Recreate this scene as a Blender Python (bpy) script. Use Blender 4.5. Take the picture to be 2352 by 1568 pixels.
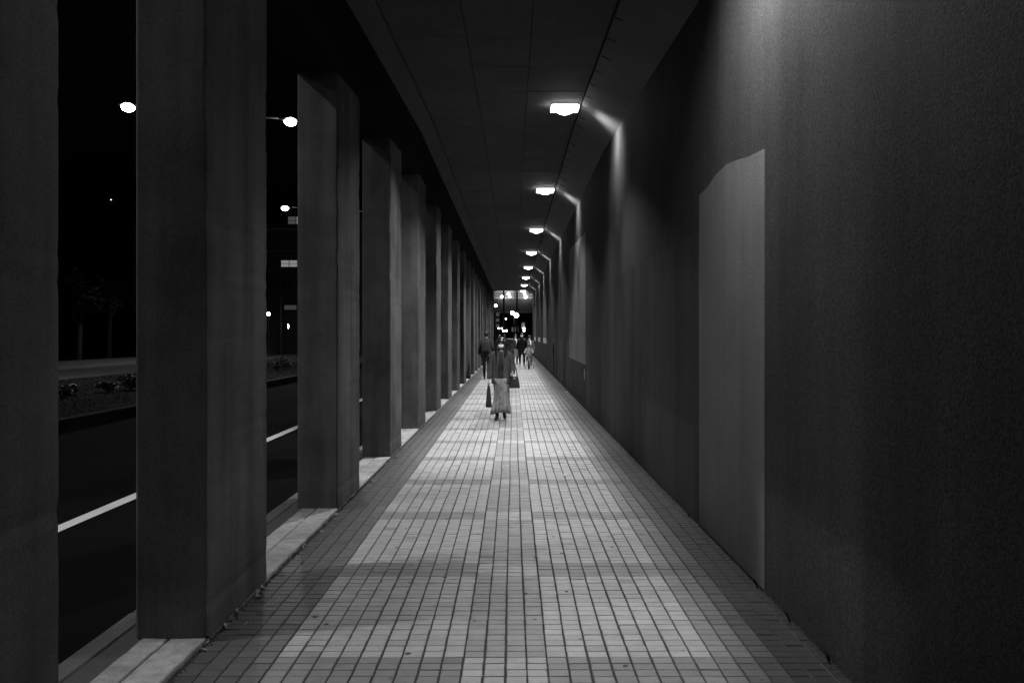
import bpy, bmesh, math, random
from mathutils import Vector, Matrix, noise
random.seed(7)
R = math.radians
scene = bpy.context.scene
C = scene.collection
for o in list(bpy.data.objects): bpy.data.objects.remove(o)

# ------------------------------------------------------------------ camera, world, exposure
K = 1.6 / 1.55
CAMZ = 1.6
F = 1830.0                                    # focal length in pixels of a 2352 wide frame
cd = bpy.data.cameras.new('camera'); cam = bpy.data.objects.new('camera', cd); C.objects.link(cam)
cd.sensor_width = 36; cd.lens = 36 * F / 2352
cd.shift_x = -3 / 2352; cd.shift_y = -14 / 2352
cd.clip_start = 0.05; cd.clip_end = 2000
cam.location = (0, 0, CAMZ); cam.rotation_euler = (R(90), 0, 0)
scene.camera = cam
w = bpy.data.worlds.new('World'); scene.world = w; w.use_nodes = True
nt = w.node_tree; bg = nt.nodes['Background']
sky = nt.nodes.new('ShaderNodeTexSky'); sky.sky_type = 'NISHITA'; sky.sun_disc = False
sky.sun_elevation = R(-4); sky.sun_rotation = R(200)
bw = nt.nodes.new('ShaderNodeRGBToBW')
nt.links.new(sky.outputs[0], bw.inputs[0]); nt.links.new(bw.outputs[0], bg.inputs['Color'])
bg.inputs['Strength'].default_value = 0.04
vs = scene.view_settings
vs.view_transform = 'Standard'; vs.look = 'None'; vs.exposure = 0.0; vs.gamma = 1.0
scene.cycles.use_denoising = True
scene.cycles.caustics_reflective = False; scene.cycles.caustics_refractive = False
scene.cycles.sample_clamp_indirect = 1.5
scene.cycles.max_bounces = 6; scene.cycles.diffuse_bounces = 4

# light levels (W)
P_DOWN, P_WALL, P_STREET = 84.0, 18.0, 440.0

def at(px, py, y):
    """a point seen at (px, py) of the 2352 wide frame, y metres down the walkway"""
    return Vector(((px - 1179) / F * y, y, CAMZ - (py - 770) / F * y))

# ------------------------------------------------------------------ materials
def _n(nt, t, **kw):
    n = nt.nodes.new(t)
    for k, v in kw.items(): setattr(n, k, v)
    return n
def math_n(nt, op, a, b):
    n = _n(nt, 'ShaderNodeMath', operation=op)
    for i, v in enumerate((a, b)):
        if isinstance(v, (int, float)): n.inputs[i].default_value = v
        else: nt.links.new(v, n.inputs[i])
    return n.outputs[0]
def noise_n(nt, vec, scale, detail=3, rough=.55, map_scale=None):
    if map_scale:
        m = _n(nt, 'ShaderNodeMapping'); m.inputs['Scale'].default_value = map_scale
        nt.links.new(vec, m.inputs['Vector']); vec = m.outputs[0]
    n = _n(nt, 'ShaderNodeTexNoise'); n.inputs['Scale'].default_value = scale
    n.inputs['Detail'].default_value = detail; n.inputs['Roughness'].default_value = rough
    nt.links.new(vec, n.inputs['Vector'])
    return n.outputs['Fac']
def mat(name, base=.3, rough=.8, layers=(), bump=(), tone=None, spec=.5, metallic=0, emit=0, alpha=1):
    """grey procedural material. layers: (scale, amount, map_scale|None, detail); bump: (scale, strength, distance)"""
    m = bpy.data.materials.new(name); m.use_nodes = True; nt = m.node_tree
    b = nt.nodes['Principled BSDF']
    b.inputs['Roughness'].default_value = rough; b.inputs['Metallic'].default_value = metallic
    b.inputs['Specular IOR Level'].default_value = spec
    tc = _n(nt, 'ShaderNodeTexCoord'); oi = _n(nt, 'ShaderNodeObjectInfo')
    off = math_n(nt, 'MULTIPLY', oi.outputs['Random'], 37.0)
    va = _n(nt, 'ShaderNodeVectorMath', operation='ADD')
    nt.links.new(tc.outputs['Object'], va.inputs[0]); nt.links.new(off, va.inputs[1])
    vec = va.outputs[0]
    val = None
    for (sc, amt, ms, det) in layers:
        f = noise_n(nt, vec, sc, det, .6, ms)
        t = math_n(nt, 'ADD', math_n(nt, 'MULTIPLY', math_n(nt, 'SUBTRACT', f, .5), amt * 2), 1.0)
        val = t if val is None else math_n(nt, 'MULTIPLY', val, t)
    if tone == 'object':
        tv = oi.outputs['Color']
        t = _n(nt, 'ShaderNodeRGBToBW'); nt.links.new(tv, t.inputs[0]); tv = t.outputs[0]
    elif tone == 'attr':
        a = _n(nt, 'ShaderNodeAttribute', attribute_name='tone'); tv = a.outputs['Fac']
    else: tv = base
    if val is None:
        if isinstance(tv, float) or isinstance(tv, int): b.inputs['Base Color'].default_value = (tv, tv, tv, 1)
        else: nt.links.new(tv, b.inputs['Base Color'])
    else:
        r = math_n(nt, 'MAXIMUM', math_n(nt, 'MULTIPLY', val, tv), 0.002)
        nt.links.new(r, b.inputs['Base Color'])
    if bump:
        sc, st, di = bump
        bp = _n(nt, 'ShaderNodeBump'); bp.inputs['Strength'].default_value = st; bp.inputs['Distance'].default_value = di
        nt.links.new(noise_n(nt, vec, sc, 4), bp.inputs['Height']); nt.links.new(bp.outputs[0], b.inputs['Normal'])
    if emit:
        b.inputs['Emission Color'].default_value = (1, 1, 1, 1); b.inputs['Emission Strength'].default_value = emit
    return m

STREAK = (1, 1, .12)
M = {}
M['pillar'] = mat('weathered concrete', .078, .85, [(1.3, .9, None, 5), (5, .8, (1, 1, .06), 4), (110, .7, None, 2)], (90, .35, .004), spec=.08)
M['wall'] = mat('dark stucco', .038, .8, [(.45, .8, None, 5), (2.2, .5, (1, 1, .05), 4), (8, .22, (1, 1, .06), 3), (75, 1.2, None, 3)], (150, .6, .006), spec=.06)
M['coating'] = mat('stucco repainted lower wall', .040, .78, [(.6, .6, None, 5), (1.8, .7, (1, 1, .03), 4), (8, .22, (1, 1, .05), 3), (75, 1.1, None, 3)], (150, .6, .005), spec=.06)
M['patch'] = mat('pale repainted stucco', .135, .72, [(.8, .4, None, 4), (5, .25, (1, 1, .04), 4), (75, 1.0, None, 3)], (150, .6, .005), spec=.08)
M['plate'] = mat('pale enamel plate', .8, .3, [(6, .2, None, 3)])
M['ceiling'] = mat('painted soffit board', .072, .85, [(1.1, .45, None, 5), (7, .25, None, 4), (120, .35, None, 2)], (90, .2, .003), spec=.1)
M['haunch'] = mat('painted concrete haunch', .10, .85, [(1.0, .4, None, 5), (150, .4, None, 2)], (110, .3, .004), spec=.1)
M['haunch_left'] = mat('painted soffit edge', .07, .85, [(1.0, .4, None, 5), (150, .4, None, 2)], (110, .3, .004), spec=.1)
M['gap'] = mat('dark shadow gap', .012, .95, [(8, .5, None, 3)], spec=.02)
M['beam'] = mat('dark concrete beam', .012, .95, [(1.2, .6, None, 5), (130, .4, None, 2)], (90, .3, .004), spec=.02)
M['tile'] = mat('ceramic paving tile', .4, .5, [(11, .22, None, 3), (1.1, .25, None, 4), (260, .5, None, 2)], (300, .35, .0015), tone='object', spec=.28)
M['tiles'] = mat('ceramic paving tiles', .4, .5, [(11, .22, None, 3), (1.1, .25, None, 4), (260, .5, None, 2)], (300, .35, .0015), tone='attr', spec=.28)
M['grout'] = mat('dark grout', .045, .9, [(30, .8, None, 4)], (120, .4, .002))
M['kerb'] = mat('worn kerb concrete', .30, .85, [(2.2, .9, None, 6), (14, .6, None, 4), (150, .6, None, 2)], (70, .6, .006))
M['asphalt'] = mat('asphalt', .005, .95, spec=.02, layers= [(.5, .5, None, 4), (160, .9, None, 2)], bump=(180, .6, .004))
M['asphalt2'] = mat('worn grey asphalt', .06, .6, [(.4, .4, None, 4), (160, .8, None, 2)], (180, .5, .004))
M['line'] = mat('white road paint', .6, .6, [(3, .25, None, 5), (60, .35, None, 3)])
M['pave'] = mat('dark paving', .05, .8, [(1.2, .6, None, 5), (60, .4, None, 3)], (80, .3, .004))
M['pave2'] = mat('grey pavement', .12, .8, [(1.2, .5, None, 5), (60, .4, None, 3)])
M['ground'] = mat('bare ground', .012, .95, [(.3, .6, None, 5)], spec=.03)
M['grass'] = mat('night grass', .007, .9, [(3, .8, None, 3)], spec=.05)
M['leaf'] = mat('foliage', .008, .6, [(2, .9, None, 3)])
M['bark'] = mat('bark', .05, .9, [(6, .6, (1, 1, .2), 4)], (30, .5, .01))
M['hill'] = mat('wooded hillside', .02, .95, [(.02, .8, None, 5)])
M['steel'] = mat('painted steel', .03, .5, [(5, .3, None, 3)], metallic=.3)
M['dark'] = mat('dark matt', .012, .7, [(20, .4, None, 2)])
M['housing'] = mat('lamp housing', .5, .5, [(9, .15, None, 2)])
M['diffuser'] = mat('lit lamp diffuser', .8, .5, emit=13)
M['street_glow'] = mat('lit street lamp bowl', .8, .5, emit=40)
M['far_glow'] = mat('lit far lamp', .8, .5, emit=22)
M['window_lit'] = mat('lit window pane', .3, .2, [(1.5, .3, None, 2)], emit=.22)
M['window_dim'] = mat('dim lit window pane', .3, .2, [(1.5, .3, None, 2)], emit=.06)
M['band_lit'] = mat('backlit glass parapet', .3, .2, [(.8, .3, None, 2)], emit=.11)
M['window_dark'] = mat('dark window pane', .02, .08)
M['facade'] = mat('dark facade', .07, .8, [(.3, .4, None, 4), (30, .3, None, 2)])
M['facade_light'] = mat('pale concrete facade', .2, .8, [(.3, .4, None, 4), (30, .3, None, 2)])
M['skin'] = mat('skin', .42, .5, [(30, .12, None, 3)])
M['hair'] = mat('black hair', .012, .4, [(40, .6, (1, 1, .1), 3)], (90, .4, .003))
M['mask'] = mat('white cloth mask', .8, .8, [(60, .1, None, 2)])
M['black'] = mat('black cloth', .014, .85, [(50, .5, None, 2)], (150, .3, .002))
M['charcoal'] = mat('charcoal cloth', .02, .85, [(18, .5, None, 3), (150, .6, None, 2)], (150, .4, .002))
M['tweed'] = mat('grey tweed', .05, .9, [(12, .5, None, 3), (220, 1.0, None, 2)], (180, .5, .003))
M['skirt'] = mat('mottled pale skirt cloth', .22, .85, [(22, 1.0, (1, 1, .6), 3), (6, .7, (1, 1, .2), 3)], (120, .3, .003))
M['grey_cloth'] = mat('grey cloth', .13, .85, [(22, .6, None, 3)], (120, .3, .002))
M['pale_cloth'] = mat('pale cloth', .6, .85, [(16, .5, None, 3)], (120, .3, .002))
M['leather'] = mat('dark leather', .022, .38, [(30, .4, None, 3)], (90, .2, .002))
M['shoe'] = mat('black shoe leather', .015, .4, [(30, .4, None, 2)])
M['sneaker'] = mat('grey sneaker', .25, .7, [(30, .3, None, 2)])
M['rubber'] = mat('tyre rubber', .015, .8, [(60, .4, None, 2)])
M['leaf_dry'] = mat('dry leaf', .16, .8, [(60, .8, None, 3)])
M['gum'] = mat('trodden gum', .06, .8, [(60, .5, None, 2)])
M['paper'] = mat('scrap paper', .75, .8, [(30, .2, None, 2)])

# ------------------------------------------------------------------ helpers
def link(o, parent=None):
    C.objects.link(o)
    if parent: o.parent = parent
    return o
def tag(o, label=None, cat=None, group=None, kind=None):
    if label: o['label'] = label
    if cat: o['category'] = cat
    if group: o['group'] = group
    if kind: o['kind'] = kind
    return o
def obj(name, bm, m, parent=None, smooth=False):
    if isinstance(bm, bmesh.types.BMesh):
        me = bpy.data.meshes.new(name); bmesh.ops.recalc_face_normals(bm, faces=bm.faces); bm.to_mesh(me); bm.free()
    else: me = bm
    for x in (m if isinstance(m, (list, tuple)) else [m]):
        if len(me.materials) < 8: me.materials.append(M[x] if isinstance(x, str) else x)
    if smooth:
        for p in me.polygons: p.use_smooth = True
    return link(bpy.data.objects.new(name, me), parent)
def empty(name, loc=(0, 0, 0), rz=0):
    o = bpy.data.objects.new(name, None); o.location = loc; o.rotation_euler = (0, 0, rz); o.empty_display_size = .2
    return link(o)
def copy_tree(o, parent=None):
    c = o.copy(); C.objects.link(c); c.parent = parent
    for ch in list(o.children):
        if ch.type == 'LIGHT':
            l = ch.copy(); C.objects.link(l); l.parent = c
        else: copy_tree(ch, c)
    return c
def box(bm, x0, x1, y0, y1, z0, z1, bevel=0, seg=1):
    vs = [bm.verts.new(p) for p in ((x0, y0, z0), (x1, y0, z0), (x1, y1, z0), (x0, y1, z0), (x0, y0, z1), (x1, y0, z1), (x1, y1, z1), (x0, y1, z1))]
    fs = [bm.faces.new([vs[i] for i in q]) for q in ((0, 3, 2, 1), (4, 5, 6, 7), (0, 1, 5, 4), (1, 2, 6, 5), (2, 3, 7, 6), (3, 0, 4, 7))]
    if bevel:
        es = list({e for f in fs for e in f.edges})
        bmesh.ops.bevel(bm, geom=es, offset=bevel, segments=seg, affect='EDGES', profile=.6)
    return bm
def nbox(*a, **k): return box(bmesh.new(), *a, **k)
def sweep(sections):
    """solid from a list of equal-length closed sections (lists of 3D points)"""
    bm = bmesh.new(); rings = [[bm.verts.new(p) for p in s] for s in sections]; n = len(rings[0])
    for a, b in zip(rings, rings[1:]):
        for i in range(n): bm.faces.new((a[i], a[(i + 1) % n], b[(i + 1) % n], b[i]))
    bm.faces.new(rings[0][::-1]); bm.faces.new(rings[-1])
    return bm
def tube(bm, pts, radii, n=10, squash=1.0, cap=True):
    pts = [Vector(p) for p in pts]
    if isinstance(radii, (int, float)): radii = [radii] * len(pts)
    rings = []; ref = None
    for i, p in enumerate(pts):
        t = (pts[min(i + 1, len(pts) - 1)] - pts[max(i - 1, 0)]).normalized()
        if ref is None:
            ref = t.cross(Vector((0, 1, 0)))
            if ref.length < .2: ref = t.cross(Vector((1, 0, 0)))
        u = (ref - t * ref.dot(t)).normalized(); v = t.cross(u); ref = u
        rings.append([bm.verts.new(p + (u * math.cos(2 * math.pi * k / n) + v * math.sin(2 * math.pi * k / n) * squash) * radii[i]) for k in range(n)])
    for a, b in zip(rings, rings[1:]):
        for i in range(n): bm.faces.new((a[i], a[(i + 1) % n], b[(i + 1) % n], b[i]))
    if cap: bm.faces.new(rings[0][::-1]); bm.faces.new(rings[-1])
    return bm
def ball(bm, c, r, rot=None, u=14, v=9):
    r = (r, r, r) if isinstance(r, (int, float)) else r
    m = Matrix.Translation(c) @ (rot.to_matrix().to_4x4() if rot else Matrix()) @ Matrix.Diagonal((r[0], r[1], r[2], 1))
    bmesh.ops.create_uvsphere(bm, u_segments=u, v_segments=v, radius=1, matrix=m)
    return bm
def loft(bm, rings, n=24, a0=0, a1=360, wav=0, wn=8, close=True, ph=0):
    """rings: (cx, cy, z, rx, ry); angle 0 = front (-y)"""
    full = (a1 - a0) >= 360; rr = []
    k = n if full else n + 1
    for (cx, cy, z, rx, ry) in rings:
        row = []
        for i in range(k):
            a = R(a0 + (a1 - a0) * i / n); f = 1 + wav * math.sin(a * wn + ph + z * 3)
            row.append(bm.verts.new((cx + math.sin(a) * rx * f, cy - math.cos(a) * ry * f, z)))
        rr.append(row)
    for a, b in zip(rr, rr[1:]):
        for i in range(k if full else k - 1): bm.faces.new((a[i], a[(i + 1) % k], b[(i + 1) % k], b[i]))
    if full and close: bm.faces.new(rr[0][::-1]); bm.faces.new(rr[-1])
    return bm
def bake(o, *mods):
    """apply modifiers given as (type, {props})"""
    for i, (t, kw) in enumerate(mods):
        md = o.modifiers.new('m%d' % i, t)
        for k, v in kw.items(): setattr(md, k, v)
    dg = bpy.context.evaluated_depsgraph_get()
    me = bpy.data.meshes.new_from_object(o.evaluated_get(dg)); o.modifiers.clear()
    old = o.data; o.data = me
    return o

# ------------------------------------------------------------------ the setting: ground, road, median
XL, XR = -1.55 * K, 1.518 * K
ROAD = -.13 * K
Y0, YK, Y1 = -9.0, 13.2 * K, 62 * K
tag(obj('ground', nbox(-700, 700, -60, 900, -1.2, -.32), 'ground'), kind='structure')
tag(obj('road', nbox(-7.8 * K, -2.19 * K, -30, 150, -.32, ROAD), 'asphalt'), kind='structure')
tag(obj('far_road', nbox(-22.2 * K, -15 * K, -30, 150, -.318, ROAD), 'asphalt2'), kind='structure')
def line(x0, x1, y0, y1):
    bm = bmesh.new(); n = max(2, int((y1 - y0) / 1.5)); rows = []
    for i in range(n + 1):
        y = y0 + (y1 - y0) * i / n
        rows.append([bm.verts.new((x0 + random.uniform(-.006, .006), y, ROAD + .004)), bm.verts.new((x1 + random.uniform(-.006, .006), y, ROAD + .004))])
    for a, b in zip(rows, rows[1:]): bm.faces.new((a[0], a[1], b[1], b[0]))
    return bm
tag(obj('lane_line', line(-4.03 * K, -3.88 * K, -30, 150), 'line'), kind='structure')
for i in range(9):
    tag(obj('lane_dash', line(-16.62 * K, -16.47 * K, 6 + i * 12, 14.5 + i * 12), 'line'), kind='structure')
tag(obj('outer_pavement', nbox(-2.06 * K, -1.60 * K, -20, 66, -.32, -.035), 'pave'), kind='structure')
ks = tag(empty('roadside_kerb'), kind='structure')
def kerb_mesh(x0, x1, L, z0, z1, name):
    me = bpy.data.meshes.new(name); bm = nbox(x0, x1, 0, L, z0, z1, bevel=.012); bm.to_mesh(me); bm.free(); me.materials.append(M['kerb_dark' if x0 > -5 else 'kerb_shaded']); return me
M['kerb_shaded'] = mat('shaded kerb concrete', .022, .9, [(2.2, .7, None, 6)], spec=.05)  # shadow side of the median kerb put into its colour
M['kerb_dark'] = mat('grimy kerb concrete', .09, .85, [(2.2, .7, None, 6), (150, .5, None, 2)], (70, .5, .006))
km = kerb_mesh(-2.19 * K, -2.06 * K, .99, -.32, -.03, 'kerb_stone')
for i in range(64):
    o = link(bpy.data.objects.new('kerb_stone', km), ks); o.location = (0, 1.0 * i + .7, random.uniform(-.004, .004))
tag(obj('median_strip', nbox(-14.85 * K, -7.95 * K, -30, 150, -.32, .08), 'ground'), kind='structure')
for nm, a, b in (('median_kerb', -7.95, -7.8), ('median_kerb', -15.0, -14.85)):
    e = tag(empty(nm), kind='structure'); km2 = kerb_mesh(a * K, b * K, 1.98, -.32, .10, 'kerb_stone')
    for i in range(45):
        o = link(bpy.data.objects.new('kerb_stone', km2), e); o.location = (0, 2 * i + 4, 0)
tag(obj('far_pavement', nbox(-27 * K, -22.2 * K, -30, 150, -.316, .02), 'pave2'), kind='structure')
tag(obj('plaza_pavement', nbox(-2.06 * K, 30, 66.005, 150, -.314, -.012), 'pave'), kind='structure')
# hill
bm = bmesh.new(); N = 30; g = []
for i in range(N + 1):
    row = []
    for j in range(N + 1):
        x = -420 + 520 * i / N; y = 230 + 330 * j / N
        h = 95 * math.exp(-((x + 190) / 130) ** 2 - ((y - 400) / 95) ** 2) + 6 * noise.noise((x * .02, y * .02, 0))
        row.append(bm.verts.new((x, y, max(h, -1) - .6)))
    g.append(row)
for i in range(N):
    for j in range(N): bm.faces.new((g[i][j], g[i + 1][j], g[i + 1][j + 1], g[i][j + 1]))
tag(obj('hill', bm, 'hill', smooth=True), kind='structure')

# ------------------------------------------------------------------ walkway floor: real tiles
tag(obj('walkway_bed', nbox(-1.60 * K, XR + .02, Y0, 66, -.318, -.007), 'grout'), kind='structure')
CP, RP = .1 * K, .072 * K                     # column and row pitch
NC = 31; X0 = XL + .012; ZB = 3.555 * K        # a dark cross band starts at ZB
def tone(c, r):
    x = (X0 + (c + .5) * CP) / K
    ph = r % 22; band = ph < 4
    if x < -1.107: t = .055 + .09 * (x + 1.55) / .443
    elif x > .93: t = max(.026, .37 * (.70 if band else 1) * max(0, 1 - (x - .84) / .54) ** 1.4)  # dark margin tiles; soft light falloff toward the wall put into their tone
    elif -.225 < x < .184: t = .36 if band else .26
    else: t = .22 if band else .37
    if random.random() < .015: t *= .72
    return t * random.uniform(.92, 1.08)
def tile_geo(c, r):
    y = ZB + r * RP
    wob = .006 * noise.noise((c * .37, r * .05, 1)) + random.uniform(-.0012, .0012)
    x = X0 + c * CP + wob
    return x + .0050, x + CP - .0050, y + .0030 + random.uniform(0, .0012), y + RP - .0030, random.uniform(-.0012, .0012)
floor = tag(empty('tiled_floor'), kind='structure')
tm = []
for i in range(6):                              # six tile shapes, each slightly different
    bm = nbox(.0050, CP - .0050, .0034, RP - .0032, -.02, 0)
    for v in bm.verts:
        v.co.x += random.uniform(-.0009, .0009); v.co.y += random.uniform(-.0007, .0007)
        if v.co.z > -.01: v.co.z += random.uniform(-.0008, .0008)
    tops = [e for e in bm.edges if all(v.co.z > -.01 for v in e.verts)]
    bmesh.ops.bevel(bm, geom=tops, offset=.0022, segments=1, affect='EDGES')
    me = bpy.data.meshes.new('floor_tile'); bm.to_mesh(me); bm.free(); me.materials.append(M['tile']); tm.append(me)
RI0, RI1 = 0, 10; count = 0; single = set()
for r in range(RI0, RI1):
    for c in range(NC):
        if count >= 300 or c > 29: continue
        x0, x1, ya, yb, dz = tile_geo(c, r)
        o = link(bpy.data.objects.new('floor_tile', random.choice(tm)), floor)
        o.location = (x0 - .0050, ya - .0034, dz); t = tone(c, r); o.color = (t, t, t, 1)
        single.add((c, r)); count += 1
verts, faces, tones = [], [], []
R_LO = int((Y0 - ZB) / RP) + 1; R_HI = int((66 - ZB) / RP)
for r in range(R_LO, R_HI):
    y = ZB + r * RP; far = y > 24
    for c in range(NC):
        if (c, r) in single: continue
        x0, x1, ya, yb, dz = tile_geo(c, r)
        if x1 > XR: x1 = XR - .004
        if x1 - x0 < .02: continue
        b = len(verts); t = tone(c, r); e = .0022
        if far:
            verts += [(x0, ya, -.02), (x1, ya, -.02), (x1, yb, -.02), (x0, yb, -.02), (x0, ya, dz), (x1, ya, dz), (x1, yb, dz), (x0, yb, dz)]
            q = [(4, 5, 6, 7), (0, 1, 5, 4), (1, 2, 6, 5), (3, 0, 4, 7)]
        else:
            j = [random.uniform(-.0007, .0007) for _ in range(4)]
            verts += [(x0, ya, -.02), (x1, ya, -.02), (x1, yb, -.02), (x0, yb, -.02),
                      (x0, ya, dz - e), (x1, ya, dz - e), (x1, yb, dz - e), (x0, yb, dz - e),
                      (x0 + e, ya + e, dz + j[0]), (x1 - e, ya + e, dz + j[1]), (x1 - e, yb - e, dz + j[2]), (x0 + e, yb - e, dz + j[3])]
            q = [(8, 9, 10, 11), (0, 1, 5, 4), (1, 2, 6, 5), (2, 3, 7, 6), (3, 0, 4, 7), (4, 5, 9, 8), (5, 6, 10, 9), (6, 7, 11, 10), (7, 4, 8, 11)]
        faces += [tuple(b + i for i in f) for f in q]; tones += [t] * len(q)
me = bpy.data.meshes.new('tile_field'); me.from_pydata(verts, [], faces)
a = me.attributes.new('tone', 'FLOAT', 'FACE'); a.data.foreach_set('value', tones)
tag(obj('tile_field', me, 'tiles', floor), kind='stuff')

# plinth under the pillars: paired kerb stones
pl = tag(empty('plinth_kerb'), kind='structure')
def stone(x0, x1, L):
    bm = nbox(x0, x1, 0, L, -.3, .022, bevel=.006)
    bmesh.ops.subdivide_edges(bm, edges=[e for e in bm.edges if abs(e.verts[0].co.y - e.verts[1].co.y) > .5], cuts=14)
    for v in bm.verts:
        if v.co.z > 0: v.co.x += .006 * noise.noise(v.co * 9); v.co.z += .003 * noise.noise(v.co * 6)
    me = bpy.data.meshes.new('plinth_stone'); bm.to_mesh(me); bm.free(); me.materials.append(M['kerb']); return me
sa, sb = stone(-1.875 * K, -1.742 * K, 1.515), stone(-1.734 * K, XL - .006, 1.515)
for i in range(50):
    for m_ in (sa, sb):
        o = link(bpy.data.objects.new('plinth_stone', m_), pl); o.location = (0, Y0 + i * 1.52, random.uniform(-.002, .002))

# ------------------------------------------------------------------ canopy
def ceil(y): return CAMZ + K * 3.45 - .053 * max(0, YK - y)
ys = [Y0, YK, Y1]
canopy = tag(empty('walkway_canopy', (0, 0, 0)), 'long dark canopy roof with boarded ceiling over the tiled walkway', 'canopy')
def prism(profile):   # profile (x, dz below ceiling)
    return sweep([[(x, y, ceil(y) + dz) for x, dz in profile] for y in ys])
obj('roof_slab', prism([(-1.97 * K, .03), (2.1 * K, .03), (2.1 * K, .45), (-1.97 * K, .45)]), 'gap', canopy)
obj('wall_haunch', prism([(1.01 * K, -.004), (XR + .06, -.385 * K - .02), (XR + .06, .032), (1.01 * K, .032)]), 'haunch', canopy)
obj('beam_haunch', prism([(-1.30 * K, -.006), (-1.30 * K, .032), (XL - .03, .032), (XL - .03, -.075 * K)]), 'haunch_left', canopy)
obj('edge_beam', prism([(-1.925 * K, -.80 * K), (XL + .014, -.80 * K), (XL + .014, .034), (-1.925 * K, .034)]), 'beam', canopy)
cols = [-1.292, -.5, .19, .985]
pm = {}
PLN = 1.17 * K
for ci in range(3):
    for s in (0, 1):
        bm = bmesh.new(); g_ = .0035
        box(bm, cols[ci] * K + g_, cols[ci + 1] * K - g_, g_, PLN - g_, 0, .03, bevel=.003)
        for v in bm.verts: v.co.z += (.053 * v.co.y if s else 0)
        me = bpy.data.meshes.new('ceiling_panel'); bm.to_mesh(me); bm.free(); me.materials.append(M['ceiling']); pm[ci, s] = me
for i in range(-18, 42):
    y = YK + i * PLN
    if y + PLN > Y1 + .3: continue
    for ci in range(3):
        o = link(bpy.data.objects.new('ceiling_panel', pm[ci, 1 if i < 0 else 0]), canopy)
        o.location = (0, y, ceil(y) - .002 + random.uniform(-.0025, .0025))
# short slots where the haunch meets the ceiling
hs = Vector((.508 * K, 0, -.385 * K)).normalized()
for i in range(70):
    y = 3.0 + i * .63 * K
    if y > 46: break
    bm = bmesh.new(); L = random.uniform(.09, .17); p = Vector((1.012 * K, y, ceil(y) - .006))
    q = p + hs * L + Vector((0, -.06, 0)); t = Vector((0, .011, 0)); up = Vector((0, 0, .012)); dn = Vector((-.35, 0, -.45)) * .006
    sweep_pts = [[p - t + dn, p + t + dn, p + t + up, p - t + up], [q - t * .5 + dn, q + t * .5 + dn, q + t * .5 + up, q - t * .5 + up]]
    bm.free(); obj('joint_slot', sweep(sweep_pts), 'gap', canopy)

# ------------------------------------------------------------------ right wall
wall = tag(empty('side_wall', (XR, 0, 0)), 'long dark stucco wall with paler repainted patches beside the walkway', 'wall')
def wpart(name, bm, m):
    o = obj(name, bm, m, wall); o.matrix_parent_inverse = Matrix.Translation((-XR, 0, 0)); return o
yy = [Y0, YK, Y1 + .5]
wpart('wall_face', sweep([[(XR, y, -.31), (XR + .35, y, -.31), (XR + .35, y, ceil(y) + .028), (XR, y, ceil(y) + .028)] for y in yy]), 'wall')
def wpatch(name, pts, m, t):
    """outline in (y, z); a coat of paint of thickness t"""
    bm = bmesh.new(); f = bm.faces.new([bm.verts.new((XR + .002, y, z)) for y, z in pts])
    r = bmesh.ops.extrude_face_region(bm, geom=[f]); 
    for v in r['geom']:
        if isinstance(v, bmesh.types.BMVert): v.co.x = XR - t
    return wpart(name, bm, m)
def rag(y0, z0, y1, z1, n=7, a=.01):
    return [(y0 + (y1 - y0) * i / n, z0 + (z1 - z0) * i / n + (random.uniform(-a, a) if 0 < i < n else 0)) for i in range(n + 1)]
def hz(v): return CAMZ + v * K               # height from camera-relative u
pa, pb = 4.805 * K, 6.49 * K
top = [(pb, hz(1.14)), (pb - .28, hz(1.155)), (pb - .55, hz(1.2)), (pb - .85, hz(1.215)), (pb - 1.1, hz(1.19)), (pb - 1.4, hz(1.15)), (pa, hz(1.125))]
wpatch('paint_patch', [(pa, .015), (pb, .015)] + top, 'patch', .004)
wpatch('paint_coat', [(6.51 * K, .02), (16.65 * K, .02)] + rag(16.65 * K, hz(.9), 6.51 * K, hz(.86), 12, .012), 'coating', .002)
wpatch('paint_patch', [(16.7 * K, hz(-.62)), (21.7 * K, hz(-.60))] + rag(21.7 * K, hz(2.3), 16.7 * K, hz(2.17), 8, .02), 'patch', .004)
wpatch('paint_patch', [(36.2 * K, hz(-.4)), (40.3 * K, hz(-.4))] + rag(40.3 * K, hz(2.2), 36.2 * K, hz(2.15), 6, .02), 'patch', .004)
wpatch('paint_patch', [(53.8 * K, hz(-.4)), (58.5 * K, hz(-.4))] + rag(58.5 * K, hz(2.0), 53.8 * K, hz(2.0), 6, .02), 'patch', .004)
for yv, hw in ((38.3, 1.9), (46.5, 1.8), (55.5, 1.9)):
    nb = nbox(XR - .012, XR - .0045, (yv - hw) * K, (yv + hw) * K, hz(-.38), hz(-.12), bevel=.002)
    tag(obj('glare_plate', nb, 'plate'), 'pale plate standing in for glare low on the dark side wall', 'plate', 'glare plates along the side wall')  # pale plates added to imitate glare on the wall coating
# a small junction box and a drip
jb = empty('junction_box', at(1272, 800, 1.518 * K * F / 93)); jb.location.x = XR
tag(jb, 'small dark oval junction box on the side wall', 'junction box')
bm = bmesh.new(); ball(bm, (-.03, 0, 0), (.05, .12, .22)); obj('cover', bm, 'dark', jb, True)
bm = bmesh.new(); tube(bm, [(-.02, 0, -.18), (-.02, 0, -1.0)], .02, 8); obj('conduit', bm, 'wall', jb)
for yv, z0, L in ((16.9 * K, hz(-.72), .22),):
    bm = bmesh.new(); tube(bm, [(XR - .001, yv, z0), (XR - .001, yv + .01, z0 - L * .6), (XR - .001, yv + .005, z0 - L)], [.012, .02, .012], 6)
    o = wpart('paint_drip', bm, 'plate')

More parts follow.
